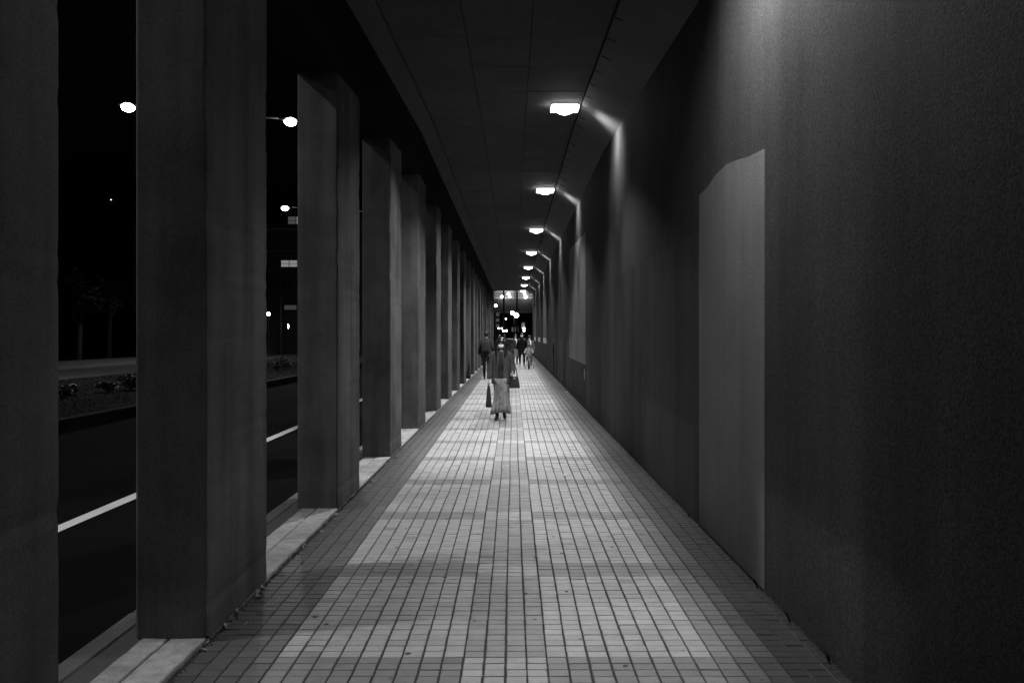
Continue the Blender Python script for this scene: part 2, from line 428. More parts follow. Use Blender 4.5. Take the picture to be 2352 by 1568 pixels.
# ------------------------------------------------------------------ pillars
def pillar_mesh(L):
    bm = nbox(-1.91 * K, XL, 0, L, .018, 5.2)
    es = [e for e in bm.edges if abs(e.verts[0].co.z - e.verts[1].co.z) > 1]
    bmesh.ops.bevel(bm, geom=es, offset=.016, segments=1, affect='EDGES')
    es = [e for e in bm.edges if abs(e.verts[0].co.z - e.verts[1].co.z) > 1]
    bmesh.ops.subdivide_edges(bm, edges=es, cuts=70)
    for v in bm.verts:
        if .05 < v.co.z < 5.1:
            d = noise.noise(Vector((v.co.x * 3, v.co.y * 3, v.co.z * 9)))
            v.co.x += .0012 * d; v.co.y += .0012 * noise.noise(v.co * 7)
            if abs(v.co.x - XL) < .02: v.co.x -= max(0, .02 * noise.noise(v.co * 11) - .004)
    me = bpy.data.meshes.new('concrete_pillar'); bm.to_mesh(me); bm.free(); me.materials.append(M['pillar']); return me
PM = pillar_mesh(1.0 * K)
def cutz(me, zt):
    m2 = me.copy()
    for v in m2.vertices: v.co.z = .018 + (v.co.z - .018) * (zt - .018) / (5.2 - .018)
    return m2
cache = {}
def put_pillar(y, L, label, group=None):
    zt = round(ceil(y + L / 2) - .80 * K + .12, 2)
    base = PM if abs(L - 1.0 * K) < .01 else pillar_mesh(L)
    me = cache.setdefault((zt, round(L, 2)), None) or cutz(base, zt); cache[zt, round(L, 2)] = me
    o = link(bpy.data.objects.new('concrete_pillar', me)); o.location = (0, y, 0)
    tag(o, label, 'pillar', group)
    return o
yp = 4.02 * K
for i in range(20):
    put_pillar(yp + i * 3.02 * K, 1.0 * K, 'grey concrete pillar in the row between walkway and road', 'concrete pillars along the walkway')
put_pillar(.35, 2.73 * K - .35, 'extra broad concrete pillar flanking the row of slimmer pillars')
for y in (-3.2, -6.3, -9.0):
    put_pillar(y, 1.0 * K, 'grey concrete pillar in the row between walkway and road', 'concrete pillars along the walkway')

# ------------------------------------------------------------------ ceiling lamps
def area_light(name, parent, loc, rot, P, size, spread, shape='SQUARE'):
    l = bpy.data.lights.new(name, 'AREA'); l.energy = P; l.shape = shape; l.size = size; l.spread = R(spread)
    o = bpy.data.objects.new(name, l); C.objects.link(o); o.parent = parent; o.location = loc; o.rotation_euler = rot
    return o
def make_lamp():
    e = empty('ceiling_lamp')
    obj('housing', nbox(-.195, .195, -.15, .15, -.008, .05, bevel=.003), 'housing', e)
    obj('diffuser', nbox(-.205, .205, -.16, .16, -.060, -.009, bevel=.012, seg=2), 'diffuser', e)
    bm = bmesh.new(); ball(bm, (0, 0, -.055), (.13, .13, .07)); obj('bloom_dome', bm, 'diffuser', e, True)  # glowing dome added to imitate bloom around the lamp
    for q in (-1, 1):                            # two tilted lights added to stretch the lamp's throw along the walkway
        area_light('lamp_light', e, (-.04, q * .06, -.15), (R(21 * q - 7), R(17), 0), P_DOWN, .22, 86)
    area_light('side_light', e, (.2, 0, -.13), (0, R(-45), 0), P_WALL, .14, 98, 'RECTANGLE').data.size_y = .42
    return e
proto = make_lamp()
for i in range(-2, 9):
    o = proto if i == 8 else copy_tree(proto)
    y = 11.6 * K + (i - 1) * 7.07 * K
    o.location = (.748 * K, y, ceil(y) - .035)
    if i <= 0:                                   # lamps overhead: floor light cut, wall wash boosted to shape the light
        for ch in o.children:
            if ch.type == 'LIGHT':
                ch.data = ch.data.copy()
                if ch.name.startswith('lamp_light'): ch.data.energy *= .10
                else: ch.data.energy *= 5.5; ch.data.spread = R(132)
    if y < YK: o.rotation_euler = (math.atan(.053), 0, 0)
    tag(o, 'glowing square lamp mounted under the walkway ceiling', 'ceiling lamp', 'lamps along the walkway ceiling')

# ------------------------------------------------------------------ street lamps on the median
def make_street():
    e = empty('street_lamp')
    bm = bmesh.new(); tube(bm, [(0, 0, 0), (0, 0, 3), (0, 0, 9.3)], [.11, .09, .06], 12); obj('pole', bm, 'steel', e, True)
    bm = bmesh.new(); tube(bm, [(0, 0, 0), (0, 0, .35)], [.19, .16], 12); obj('base', bm, 'steel', e)
    for s in (-1, 1):
        bm = bmesh.new(); tube(bm, [(0, 0, 8.9), (s * .5, 0, 9.4), (s * 1.3, 0, 9.65), (s * 2.5, 0, 9.72)], [.045, .04, .038, .035], 8); obj('arm', bm, 'steel', e, True)
        bm = bmesh.new(); ball(bm, (s * 2.75, 0, 9.72), (.42, .17, .10)); h = obj('lamp_head', bm, 'steel', e, True)
        bm = bmesh.new(); ball(bm, (s * 2.78, 0, 9.62), (.23, .23, .16)); obj('lamp_bowl', bm, 'street_glow', h, True)
        area_light('street_light', e, (s * 2.78, 0, 9.36), (0, 0, 0), P_STREET, .35, 165)
    return e
sp = make_street()
for i, (x, y) in enumerate(((-10.9, 1.3), (-11.05, 29.2), (-11.9, 51.6), (-12.9, 83.0))):
    o = sp if i == 3 else copy_tree(sp)
    o.location = (x, y, .06); o.rotation_euler = (0, 0, R(20))
    tag(o, 'double-armed street lamp standing on the planted median', 'street lamp', 'street lamps on the median')

# ------------------------------------------------------------------ vegetation
def leaves(center_r, n, size, seed, low=-1):
    rnd = random.Random(seed); v, f = [], []
    for c, r in center_r:
        for _ in range(int(n * r[0] * r[1])):
            d = Vector((rnd.gauss(0, 1), rnd.gauss(0, 1), rnd.gauss(0, 1))).normalized() * rnd.uniform(.45, 1.05)
            p = Vector(c) + Vector((d.x * r[0], d.y * r[1], d.z * r[2]))
            u = Vector((rnd.gauss(0, 1), rnd.gauss(0, 1), rnd.gauss(0, .6))).normalized(); w_ = u.orthogonal().normalized()
            w_ = (Matrix.Rotation(rnd.uniform(0, 6.28), 3, u) @ w_); s = size * rnd.uniform(.6, 1.3)
            b = len(v); v += [p - u * s, p + w_ * s * .45, p + u * s, p - w_ * s * .45]; f.append((b, b + 1, b + 2, b + 3))
    me = bpy.data.meshes.new('leaves'); me.from_pydata(v, [], f); return me
def tree(x, y, H, seed, label):
    rnd = random.Random(seed); e = empty('street_tree', (x, y, 0)); tag(e, label, 'tree', 'trees beyond the far road')
    bm = bmesh.new(); tube(bm, [(0, 0, -.3), (.05, 0, H * .2), (.1, .08, H * .45), (0, .1, H * .75)], [.22, .17, .12, .04], 9)
    cl = []
    for k in range(9):
        a = rnd.uniform(0, 6.28); r = H * rnd.uniform(.12, .3); z = H * rnd.uniform(.45, .9)
        p = Vector((math.cos(a) * r, math.sin(a) * r, z)); tube(bm, [(.06, .05, z * .6), p * .6 + Vector((0, 0, z * .3)), p], [.07, .05, .02], 6)
        cl.append((p, (H * rnd.uniform(.12, .2),) * 2 + (H * rnd.uniform(.09, .15),)))
    obj('trunk', bm, 'bark', e, True); obj('crown', leaves(cl, 150, .16, seed), 'leaf', e)
for i, (x, y, H) in enumerate(((-31, 40, 8), (-33, 47, 7), (-30, 55, 6.5), (-34, 34, 7.5), (-32, 63, 7), (-27.5, 74, 5.5))):
    tree(x, y, H, i + 3, 'dark leafy tree standing beyond the far pavement')
def shrub(x, y, r, seed, label):
    e = empty('median_shrub', (x, y, .08)); tag(e, label, 'shrub', 'shrubs on the median')
    rnd = random.Random(seed); cl = [((rnd.uniform(-.5, .5) * r, rnd.uniform(-.5, .5) * r, r * rnd.uniform(.4, .8)), (r * .5, r * .5, r * .4)) for _ in range(5)]
    obj('foliage', leaves(cl, 900 / r, .06, seed), 'leaf', e)
    bm = bmesh.new()
    for c, _ in cl: tube(bm, [(0, 0, -.02), Vector(c) * .6, c], [.025, .02, .008], 5)
    obj('stem', bm, 'bark', e)
sh = [(-11.0, 17.8, .27), (-10.6, 18.8, .24), (-10.9, 19.6, .29), (-10.5, 20.6, .26), (-10.3, 21.4, .46), (-10.0, 22.3, .34), (-11.2, 16.5, .25), (-9.8, 33.5, .5), (-10.2, 35.5, .36), (-10.0, 38, .3)]
for i, (x, y, r) in enumerate(sh): shrub(x * K, y * K, r, 50 + i, 'low dark shrub growing on the median grass')
v, f = [], []
for _ in range(26000):
    x = random.uniform(-14.7, -8.1) * K; y = random.uniform(10, 44) ; h = random.uniform(.015, .045); a = random.uniform(0, 6.28); b = len(v)
    dx, dy = math.cos(a) * .012, math.sin(a) * .012; lx, ly = random.gauss(0, .03), random.gauss(0, .03)
    v += [(x - dx, y - dy, .075), (x + dx, y + dy, .075), (x + lx, y + ly, .08 + h)]; f.append((b, b + 1, b + 2))
me = bpy.data.meshes.new('grass'); me.from_pydata(v, [], f); tag(obj('median_grass', me, 'grass'), 'short rough grass covering the median', 'grass', kind='stuff')

# ------------------------------------------------------------------ buildings
def window(parent, x0, x1, y, z0, z1, pane_m, nx=2, nz=2, fw=.06):
    wf = bmesh.new(); box(wf, x0, x1, y - .09, y + .02, z0 - fw, z0); box(wf, x0, x1, y - .09, y + .02, z1, z1 + fw)
    box(wf, x0 - fw, x0, y - .09, y + .02, z0 - fw, z1 + fw); box(wf, x1, x1 + fw, y - .09, y + .02, z0 - fw, z1 + fw)
    for i in range(1, nx): xm = x0 + (x1 - x0) * i / nx; box(wf, xm - fw / 2, xm + fw / 2, y - .085, y + .02, z0, z1)
    for i in range(1, nz): zm = z0 + (z1 - z0) * i / nz; box(wf, x0, x1, y - .08, y + .018, zm - fw / 3, zm + fw / 3)
    o = obj('window', wf, 'facade', parent)
    for i in range(nx):
        for k in range(nz):
            a = x0 + (x1 - x0) * i / nx; b = x0 + (x1 - x0) * (i + 1) / nx; c = z0 + (z1 - z0) * k / nz; d = z0 + (z1 - z0) * (k + 1) / nz
            obj('pane', nbox(a + .01, b - .01, y - .04, y - .02, c + .01, d - .01), pane_m, o)
    return o
YB = 80.0
b1 = empty('office_building', (-20, YB, 0)); tag(b1, 'dark flat-roofed office building with lit windows across the roads', 'building')
def bp(name, bm, m):
    o = obj(name, bm, m, b1); o.matrix_parent_inverse = b1.matrix_basis.inverted(); return o
bz = lambda py: CAMZ - (py - 770) / F * YB
bx_ = lambda px: (px - 1179) / F * YB
XA, XBn = bx_(614), bx_(860)
bp('wall', nbox(XA, XBn, YB, YB + 14, -.3, bz(531)), 'facade')
bp('parapet', nbox(XA - .3, XBn + .3, YB - .35, YB + 14.3, bz(530.9), bz(524)), 'facade_light')
bp('parapet_rail', nbox(XA - .2, XBn + .2, YB - .25, YB - .15, bz(518), bz(515)), 'facade_light')
bp('penthouse', nbox(bx_(640), bx_(800), YB + 2, YB + 9, bz(524), bz(478)), 'facade')
bp('floor_ledge', nbox(XA - .12, XBn + .12, YB - .2, YB + .1, bz(578), bz(575)), 'facade_light')
def bw_(x0, x1, z0, z1, m, y=YB, **k):
    wnd = window(b1, x0, x1, y, z0, z1, m, **k); wnd.matrix_parent_inverse = b1.matrix_basis.inverted()
bw_(bx_(646), bx_(683), bz(613), bz(598), 'window_lit')
bw_(bx_(690), bx_(727), bz(613), bz(598), 'window_dark')
bw_(bx_(649), bx_(667), bz(510), bz(491), 'window_dim', YB + 2, nx=1)
bw_(bx_(669), bx_(690), bz(510), bz(491), 'window_lit', YB + 2, nx=1)
for k in range(3):
    bw_(bx_(622 + 75 * k), bx_(640 + 75 * k), bz(660), bz(642), 'window_dark')
    bw_(bx_(648 + 75 * k), bx_(672 + 75 * k), bz(660), bz(642), 'window_dark')
sg = empty('hanging_sign', at(667, 706, 79)); tag(sg, 'pale oblong sign board in front of the dark office building', 'sign')
obj('board', nbox(-.6, .6, -.04, .04, -.22, .22, bevel=.02), M.setdefault('sign', mat('pale sign face', .5, .5, [(3, .3, None, 3)], emit=.03)), sg)
bm = bmesh.new(); tube(bm, [(-.62, 0, .3), (-.62, 0, -4.3)], .05, 8); obj('post', bm, 'steel', sg)

# far building strip left of the exit, overpass, poles, lamps
YV = 104.0
ov = empty('footbridge', (0, YV, 0)); tag(ov, 'footbridge with backlit glass parapet crossing beyond the walkway end', 'footbridge')
def op(name, bm, m, par=ov):
    o = obj(name, bm, m, par); o.matrix_parent_inverse = Matrix.Translation((0, -YV, 0)); return o
vz = lambda py: CAMZ - (py - 770) / F * YV
vx = lambda px: (px - 1179) / F * YV
op('deck', nbox(-16, 22, YV, YV + 5, vz(716), vz(687)), 'facade')
op('deck_edge', nbox(-16, 22, YV - .15, YV, vz(718.6), vz(716.3)), 'facade_light')
for i in range(14):
    xa = -16 + i * 2.7
    op('glass_panel', nbox(xa + .04, xa + 2.66, YV + .1, YV + .13, vz(686), vz(666 if i % 3 else 667)), 'band_lit')
    op('rail_post', nbox(xa - .04, xa + .04, YV + .0, YV + .09, vz(687), vz(664)), 'dark')
for py in (664.5, 675, 680):
    op('handrail', nbox(-16, 22, YV - .06, YV - .01, vz(py + .7), vz(py - .7)), 'facade')
for xa in (-9.0, 8.5):
    op('pier', nbox(xa, xa + 1, YV + 1, YV + 3.5, -.3, vz(716.5)), 'facade')
b2 = empty('corner_building', (-5, 122, 0)); tag(b2, 'narrow dark building with faintly lit storeys behind the footbridge', 'building')
Y2 = 122.0; z2 = lambda py: CAMZ - (py - 770) / F * Y2; x2 = lambda px: (px - 1179) / F * Y2
def b2p(name, bm, m):
    o = obj(name, bm, m, b2); o.matrix_parent_inverse = b2.matrix_basis.inverted(); return o
b2p('wall', nbox(-14, x2(1148.5), Y2, Y2 + 9, -.3, z2(694)), 'facade_light')
for py in (705, 718, 731, 744):
    wnd = window(b2, x2(1139.5), x2(1147), Y2, z2(py + 8), z2(py), 'window_dim', 1, 1); wnd.matrix_parent_inverse = b2.matrix_basis.inverted()
b3 = empty('station_block', (6, 135, 0)); tag(b3, 'long low dark block closing the street behind the footbridge', 'building')
o = obj('wall', nbox(-30, 40, 135, 145, -.3, 9.5), 'facade', b3); o.matrix_parent_inverse = b3.matrix_basis.inverted()
for k in range(7):
    wnd = window(b3, -6 + k * 1.9, -4.8 + k * 1.9, 135, 2.2, 3.0, 'window_dim' if k in (1, 3) else 'window_dark', 1, 1); wnd.matrix_parent_inverse = b3.matrix_basis.inverted()

def globe_lamp(px, py, y, r, label, ground=-.012, group=None, glow='far_glow'):
    p = at(px, py, y); e = empty('globe_lamp', (p.x, p.y, ground)); tag(e, label, 'lamp', group)
    bm = bmesh.new(); tube(bm, [(0, 0, 0), (0, 0, p.z - ground - r * .9)], [.06, .04], 8); obj('post', bm, 'steel', e)
    r *= .85
    bm = bmesh.new(); ball(bm, (0, 0, p.z - ground), r); obj('globe', bm, glow, e, True)
    return e
GL = 'globe lamp on a post beyond the walkway end'; GG = 'globe lamps beyond the walkway end'
for px, py, y, r in ((1138.5, 702, 78, .16), (1162, 732, 88, .085), (1145.5, 754, 95, .1), (1152.5, 754, 96, .1), (1156, 759.6, 92, .1), (1162.5, 759.6, 93, .13)):
    globe_lamp(px, py, y, r, GL, group=GG)
e = empty('twin_globe_lamp', (at(1181, 700, 74).x, 74, -.012)); tag(e, 'twin-headed lamp post with two big bright globes beyond the walkway', 'lamp')
bm = bmesh.new(); pz = at(1181, 724, 74).z; tube(bm, [(0, 0, 0), (0, 0, pz + .5)], [.07, .05], 8); obj('post', bm, 'steel', e)
for px, py, r in ((1176.6, 718.6, .16), (1186, 724, .21)):
    q = at(px, py, 74); q.x -= e.location.x
    bm = bmesh.new(); tube(bm, [(0, 0, pz + .1), (q.x, 0, q.z + r)], .025, 6); obj('arm', bm, 'steel', e)
    bm = bmesh.new(); ball(bm, (q.x, 0, q.z + .012), r); obj('globe', bm, 'street_glow', e, True)
for px, py, r in ((1152.6, 681.5, .17), (1168, 675, .17), (1170.5, 681.5, .14), (1205, 675.5, .15), (1207.5, 682, .17)):
    p = at(px, py, YV - .6); e = empty('bridge_lamp', (p.x, YV - .07, p.z)); tag(e, 'small round lamp fixed to the footbridge parapet', 'lamp', 'lamps on the footbridge')
    bm = bmesh.new(); tube(bm, [(0, .05, 0), (0, -.5, 0)], .03, 6); obj('bracket', bm, 'steel', e)
    bm = bmesh.new(); ball(bm, (0, -.55, 0), r); obj('globe', bm, 'far_glow', e, True)
for px, h in ((1157, 8.6), (1187.5, 8.4)):
    p = at(px, 770, 97); e = empty('utility_pole', (p.x, 97, -.012)); tag(e, 'thin dark utility pole in front of the footbridge', 'pole', 'poles in front of the footbridge')
    bm = bmesh.new(); tube(bm, [(0, 0, 0), (0, 0, h)], [.14, .1], 10); obj('shaft', bm, 'dark', e, True)
    bm = bmesh.new(); tube(bm, [(-.7, 0, h - .5), (.7, 0, h - .5)], .04, 6); obj('crossarm', bm, 'dark', e)
sp_ = at(1205.8, 770, 79); e = empty('street_sign', (sp_.x, 79, -.012)); tag(e, 'pale rectangular street sign on a thin post beyond the walkway', 'sign')
bm = bmesh.new(); tube(bm, [(0, 0, 0), (0, 0, 3.1)], .035, 8); obj('post', bm, 'steel', e)
obj('board', nbox(-.34, -.02, -.03, .0, 2.3, 2.88, bevel=.01), 'sign', e)
for dz in (2.28, 2.06):
    bm = bmesh.new(); ball(bm, (-.1, -.08, dz), (.11, .06, .04)); obj('sign_lamp', bm, 'far_glow', e, True)
bm = bmesh.new(); tube(bm, [(0, 0, 2.28), (1.9, 0, 2.28)], .02, 6); obj('side_arm', bm, 'steel', e)
# small low lamp by the office building and its traffic post
globe_lamp(616.5, 721, 70, .17, 'small bright globe lamp beside the far pavement', ground=.02)
p = at(656, 745, 68); e = empty('signal_post', (p.x - .4, 68, .02)); tag(e, 'thin post with a small lit signal on an arm by the far pavement', 'post')
bm = bmesh.new(); tube(bm, [(0, 0, 0), (0, 0, 5)], .06, 8); obj('post', bm, 'steel', e)
bm = bmesh.new(); tube(bm, [(0, 0, 2.95), (.55, 0, 2.95), (.62, 0, 2.6)], .035, 6); obj('arm', bm, 'steel', e)
bm = bmesh.new(); ball(bm, (.62, 0, 2.35), (.05, .05, .18)); obj('signal_light', bm, 'far_glow', e, True)
for px, py in ((181, 486), (255, 459)):
    p = at(px, py, 330); e = empty('hillside_lamp', (p.x, p.y, p.z)); tag(e, 'tiny lit lamp high on the dark hillside', 'lamp', 'lamps on the hillside')
    bm = bmesh.new(); ball(bm, (0, 0, 0), .22); obj('globe', bm, M.setdefault('hill_glow', mat('faint far lamp', .5, .5, emit=2.5)), e)
    bm = bmesh.new(); tube(bm, [(0, 0, -.2), (0, 0, -26)], .1, 6); obj('post', bm, 'dark', e)
# street barrier beyond the exit
p = at(1170, 790, 64); e = empty('street_barrier', (p.x, 64.5, -.007)); tag(e, 'low dark street barrier with pale top rail at the walkway end', 'barrier')
for x in (-.4, 0, .4):
    bm = bmesh.new(); tube(bm, [(x, 0, 0), (x, 0, 1.28)], .03, 8); obj('post', bm, 'steel', e)
obj('top_rail', nbox(-.46, .46, -.04, .04, 1.281, 1.36, bevel=.01), 'facade_light', e)
for z in (.5, .8, 1.05):
    bm = bmesh.new(); tube(bm, [(-.42, -.033, z), (.42, -.033, z)], .018, 6); obj('rail', bm, 'steel', e)

# ------------------------------------------------------------------ people
def hand(bm, wr, d, side, curl=.5, s=1.0):
    """palm and five fingers from wrist wr along unit d; side: +1/-1 direction of thumb (front)"""
    d = Vector(d).normalized(); front = Vector((0, -1, 0)); a = (front - d * front.dot(d)).normalized(); b = d.cross(a) * side
    pc = wr + d * .045 * s
    rot = Matrix((a, b, d)).transposed().to_quaternion()
    ball(bm, pc, (.038 * s, .016 * s, .055 * s), rot.to_euler(), 10, 8)
    for k, (o, L) in enumerate(((.028, .066), (.010, .076), (-.009, .070), (-.027, .055))):
        p = wr + d * .085 * s + a * o * s; q = p + d * L * .5 * s + b * curl * .012 * s; r = q + d * L * (.5 - curl * .25) * s + b * curl * .045 * s
        tube(bm, [p - d * .02 * s, p, q, r], [.0095 * s, .0095 * s, .009 * s, .007 * s], 8)
    p = wr + d * .03 * s + a * .03 * s; tube(bm, [p, p + (a * .7 + d * .7) * .035 * s, p + (a * .45 + d * .9) * .065 * s], [.012 * s, .011 * s, .008 * s], 8)

def person(name, label, loc, face, H, J, outfit, voxel=.011, group=None):
    """built 1.7 m tall facing -y, then scaled; J: joints, outfit: options"""
    s = H / 1.7
    e = empty(name, loc, R(face)); e.scale = (s, s, s); tag(e, label, 'person', group)
    j = dict(hipL=(.09, 0, .89), hipR=(-.09, 0, .89), kneeL=(.095, -.05, .48), kneeR=(-.095, .0, .48), ankL=(.09, -.06, .08), ankR=(-.09, .1, .09),
             shL=(.17, 0, 1.385), shR=(-.17, 0, 1.385), elL=(.235, .03, 1.12), elR=(-.235, .03, 1.12), wrL=(.24, -.06, .88), wrR=(-.24, -.06, .88), lean=0, yaw=0, handL=None, handR=None)
    j.update(J); j = {k: (Vector(v) if isinstance(v, tuple) else v) for k, v in j.items()}
    bm = bmesh.new()
    loft(bm, [(0, 0, .80, .13, .09), (0, .005, .90, .165, .115), (0, 0, 1.04, .135, .095), (0, -.005, 1.18, .15, .11), (0, 0, 1.31, .165, .105), (0, 0, 1.39, .13, .085), (0, .005, 1.435, .07, .06)], 20)
    tube(bm, [(0, .01, 1.40), (0, 0, 1.50)], [.058, .052], 12)
    hc = Vector((0, -.012, 1.59))
    ball(bm, hc + Vector((0, .012, .012)), (.076, .096, .105)); ball(bm, hc + Vector((0, -.025, -.045)), (.058, .066, .075))
    ball(bm, hc + Vector((0, -.094, -.018)), (.013, .018, .024), None, 8, 6)
    for q in (-1, 1): ball(bm, hc + Vector((q * .076, .012, -.01)), (.012, .02, .032), None, 8, 6)
    for sd, L in ((1, 'L'), (-1, 'R')):
        hp, kn, an = j['hip' + L], j['knee' + L], j['ank' + L]
        tube(bm, [hp + Vector((0, 0, .03)), hp, hp.lerp(kn, .5), kn, kn.lerp(an, .35) + Vector((0, .012, 0)), an], [.08, .088, .072, .054, .056, .038], 14)
        toe = an + Vector((sd * .02, -.17, -.045)); tube(bm, [an + Vector((0, .055, -.045)), an + Vector((0, 0, -.035)), an.lerp(toe, .55), toe], [.034, .045, .042, .026], 12, .8)
        sh, el, wr = j['sh' + L], j['el' + L], j['wr' + L]
        tube(bm, [sh + Vector((-sd * .06, 0, .0)), sh, sh.lerp(el, .5), el, el.lerp(wr, .4), wr], [.05, .056, .047, .04, .038, .026], 12)
        d = j['hand' + L] or (wr - el); hand(bm, wr, d, sd, outfit.get('curl', .6))
        j['hc' + L] = wr + Vector(d).normalized() * .085
    top, leg, shoe = outfit.get('top', 'black'), outfit.get('leg', 'black'), outfit.get('shoe', 'shoe')
    body = obj('body', bm, ['skin', top, leg, shoe, 'dark'], e)
    bake(body, ('REMESH', dict(mode='VOXEL', voxel_size=voxel)), ('SMOOTH', dict(factor=.5, iterations=3)))
    for m_ in ('skin', top, leg, shoe, 'dark'):
        if len(body.data.materials) < 5: body.data.materials.append(M[m_])
    eyes = [hc + Vector((q * .033, -.083, .012)) for q in (-1, 1)]; bz_ = outfit.get('boot', .10)
    low = min(j['ankL'].z, j['ankR'].z)
    for p in body.data.polygons:
        c = p.center; p.use_smooth = True; i = 1
        if c.z > 1.445: i = 0
        elif min((c - j['hcL']).length, (c - j['hcR']).length) < .105 and abs(c.x) > .1: i = 0
        elif c.z < .93 and abs(c.x) < .185:
            an = j['ankL'] if c.x > 0 else j['ankR']; i = 3 if c.z < an.z - .08 + bz_ else 2
        if i == 0 and min((c - q).length for q in eyes) < .017: i = 4
        p.material_index = i
    # clothes
    jk = outfit.get('jacket')
    if jk:
        m_, hem, flare, gap = jk
        bm = bmesh.new(); rings = [(0, .005, hem, .20 * flare, .155 * flare), (0, .005, (hem + 1.0) / 2, .195 * (1 + flare) / 2, .145), (0, 0, 1.05, .178, .135), (0, 0, 1.2, .182, .138), (0, 0, 1.32, .185, .128), (0, .003, 1.40, .15, .105), (0, .01, 1.445, .085, .08)]
        loft(bm, rings, 30, gap, 360 - gap, outfit.get('wav', .03), 7, close=False)
        for L in 'LR':
            sh, el, wr = j['sh' + L], j['el' + L], j['wr' + L]; sd = 1 if L == 'L' else -1
            tube(bm, [sh + Vector((-sd * .05, 0, .01)), sh + Vector((0, 0, .005)), sh.lerp(el, .5), el, el.lerp(wr, .55), wr], [.062, .070, .063, .056, .053, .046], 14, cap=False)
        if gap: # lapels
            for q in (-1, 1):
                tube(bm, [(q * .03, -.10, 1.44), (q * .07, -.142, 1.30), (q * math.sin(R(gap)) * .185, -.14, 1.12)], [.012, .03, .012], 8, .35)
        c = obj('jacket' if hem > .7 else 'coat', bm, m_, e, True); bake(c, ('SOLIDIFY', dict(thickness=.012, offset=0)), ('SUBSURF', dict(levels=1)))
        for p in c.data.polygons: p.use_smooth = True
        if not gap:
            bm = bmesh.new(); loft(bm, [(0, .005, 1.42, .095, .088), (0, .005, 1.475, .075, .075), (0, .005, 1.48, .062, .064)], 20, close=False); obj('collar', bm, m_, e, True)
    sk = outfit.get('skirt')
    if sk:
        m_, ztop, hem, rt, rb = sk
        bm = bmesh.new(); n = 7
        rows = []
        for i in range(n + 1):
            t = i / n; row = []
            for k in range(72):
                a = k * math.pi / 36
                rr_ = (rt - .05 * math.sin(math.pi * min(1, t * 1.15)) * rt * 3 * .6 + (rb - rt) * t ** 1.5) * (1 + .11 * t * math.sin(5 * a + 1.1) + .05 * math.sin(11 * a + .5) * (.3 + t))
                row.append(bm.verts.new((math.sin(a) * rr_ + .018 * math.sin(4 * t), -.01 - math.cos(a) * rr_, ztop + (hem - ztop) * t + t * .025 * math.sin(2 * a + .9))))
            rows.append(row)
        for a_, b_ in zip(rows, rows[1:]):
            for k in range(72): bm.faces.new((a_[k], a_[(k + 1) % 72], b_[(k + 1) % 72], b_[k]))
        c = obj('skirt', bm, m_, e, True); bake(c, ('SOLIDIFY', dict(thickness=.006)))
        for p in c.data.polygons: p.use_smooth = True
    hr = outfit.get('hair', 'short')
    bm = bmesh.new()
    if hr == 'short':
        ball(bm, hc + Vector((0, .026, .030)), (.085, .100, .106), None, 18, 12)
    elif hr == 'long':
        ball(bm, hc + Vector((0, .038, .042)), (.092, .098, .1), None, 18, 12)
        zb = outfit.get('hairz', 1.36)
        loft(bm, [(0, .015, 1.67, .085, .095), (0, .012, 1.60, .108, .108), (0, .01, 1.50, .120, .122), (0, .005, 1.42, .132, .145), (0, 0, zb, .125, .160)], 30, 33, 327, .03, 11)
        tube(bm, [hc + Vector((-.075, -.07, .055)), hc + Vector((0, -.095, .075)), hc + Vector((.075, -.07, .055))], [.012, .018, .012], 8)
    if hr != 'none':
        c = obj('hair', bm, 'hair', e, True)
        if hr == 'long': bake(c, ('SOLIDIFY', dict(thickness=.02, offset=0)))
        for p in c.data.polygons: p.use_smooth = True
    if outfit.get('mask'):
        bm = bmesh.new(); loft(bm, [(0, -.035, 1.505, .046, .052), (0, -.035, 1.525, .064, .075), (0, -.035, 1.555, .070, .084), (0, -.033, 1.585, .072, .080)], 18, -80, 80)
        c = obj('face_mask', bm, 'mask', e, True); bake(c, ('SOLIDIFY', dict(thickness=.004)))
    if outfit.get('helmet'):
        bm = bmesh.new(); ball(bm, hc + Vector((0, .015, .055)), (.118, .14, .105), None, 18, 12)
        for v in bm.verts: v.co.z = max(v.co.z, hc.z + .02)
        obj('helmet', bm, outfit['helmet'], e, True)
    if outfit.get('scarf'):
        bm = bmesh.new(); loft(bm, [(0, 0, 1.40, .10, .10), (0, 0, 1.44, .115, .112), (0, 0, 1.49, .085, .085)], 20, wav=.05, close=False)
        tube(bm, [(.05, -.12, 1.42), (.06, -.165, 1.25), (.07, -.16, 1.0)], [.035, .05, .055], 8, .3)
        obj('scarf', bm, outfit['scarf'], e, True)
    if outfit.get('backpack'):
        obj('backpack', nbox(-.15, .15, .12, .27, 1.0, 1.38, bevel=.05, seg=3), outfit['backpack'], e, True)
    return e, j, s

# the woman in the coat
fw = at(1151, 967, 14.6 * K - .2)
wy = CAMZ * F / (964 - 770)
wl = Vector(((1151 - 1179) / F * wy, wy, 0))
e, j, s = person('person', 'person in open grey coat, white mask and pale mottled long skirt, walking', wl, -4, 1.53,
    dict(elR=(-.225, .02, 1.12), wrR=(-.25, -.03, .86), elL=(.25, .05, 1.13), wrL=(.255, -.16, 1.0), handL=Vector((.05, -.9, -.25)), ankR=(-.075, -.08, .08), kneeR=(-.08, -.05, .48), ankL=(.06, .10, .09), kneeL=(.08, .02, .48)),
    dict(top='black', leg='black', shoe='shoe', boot=.26, jacket=('tweed', .76, 1.04, 17), skirt=('skirt', .88, .15, .168, .205), hair='long', hairz=1.26, mask=True), voxel=.0075)
def P(v): return Matrix.Translation(e.location) @ Matrix.Rotation(e.rotation_euler.z, 4, 'Z') @ (Vector(v) * s)
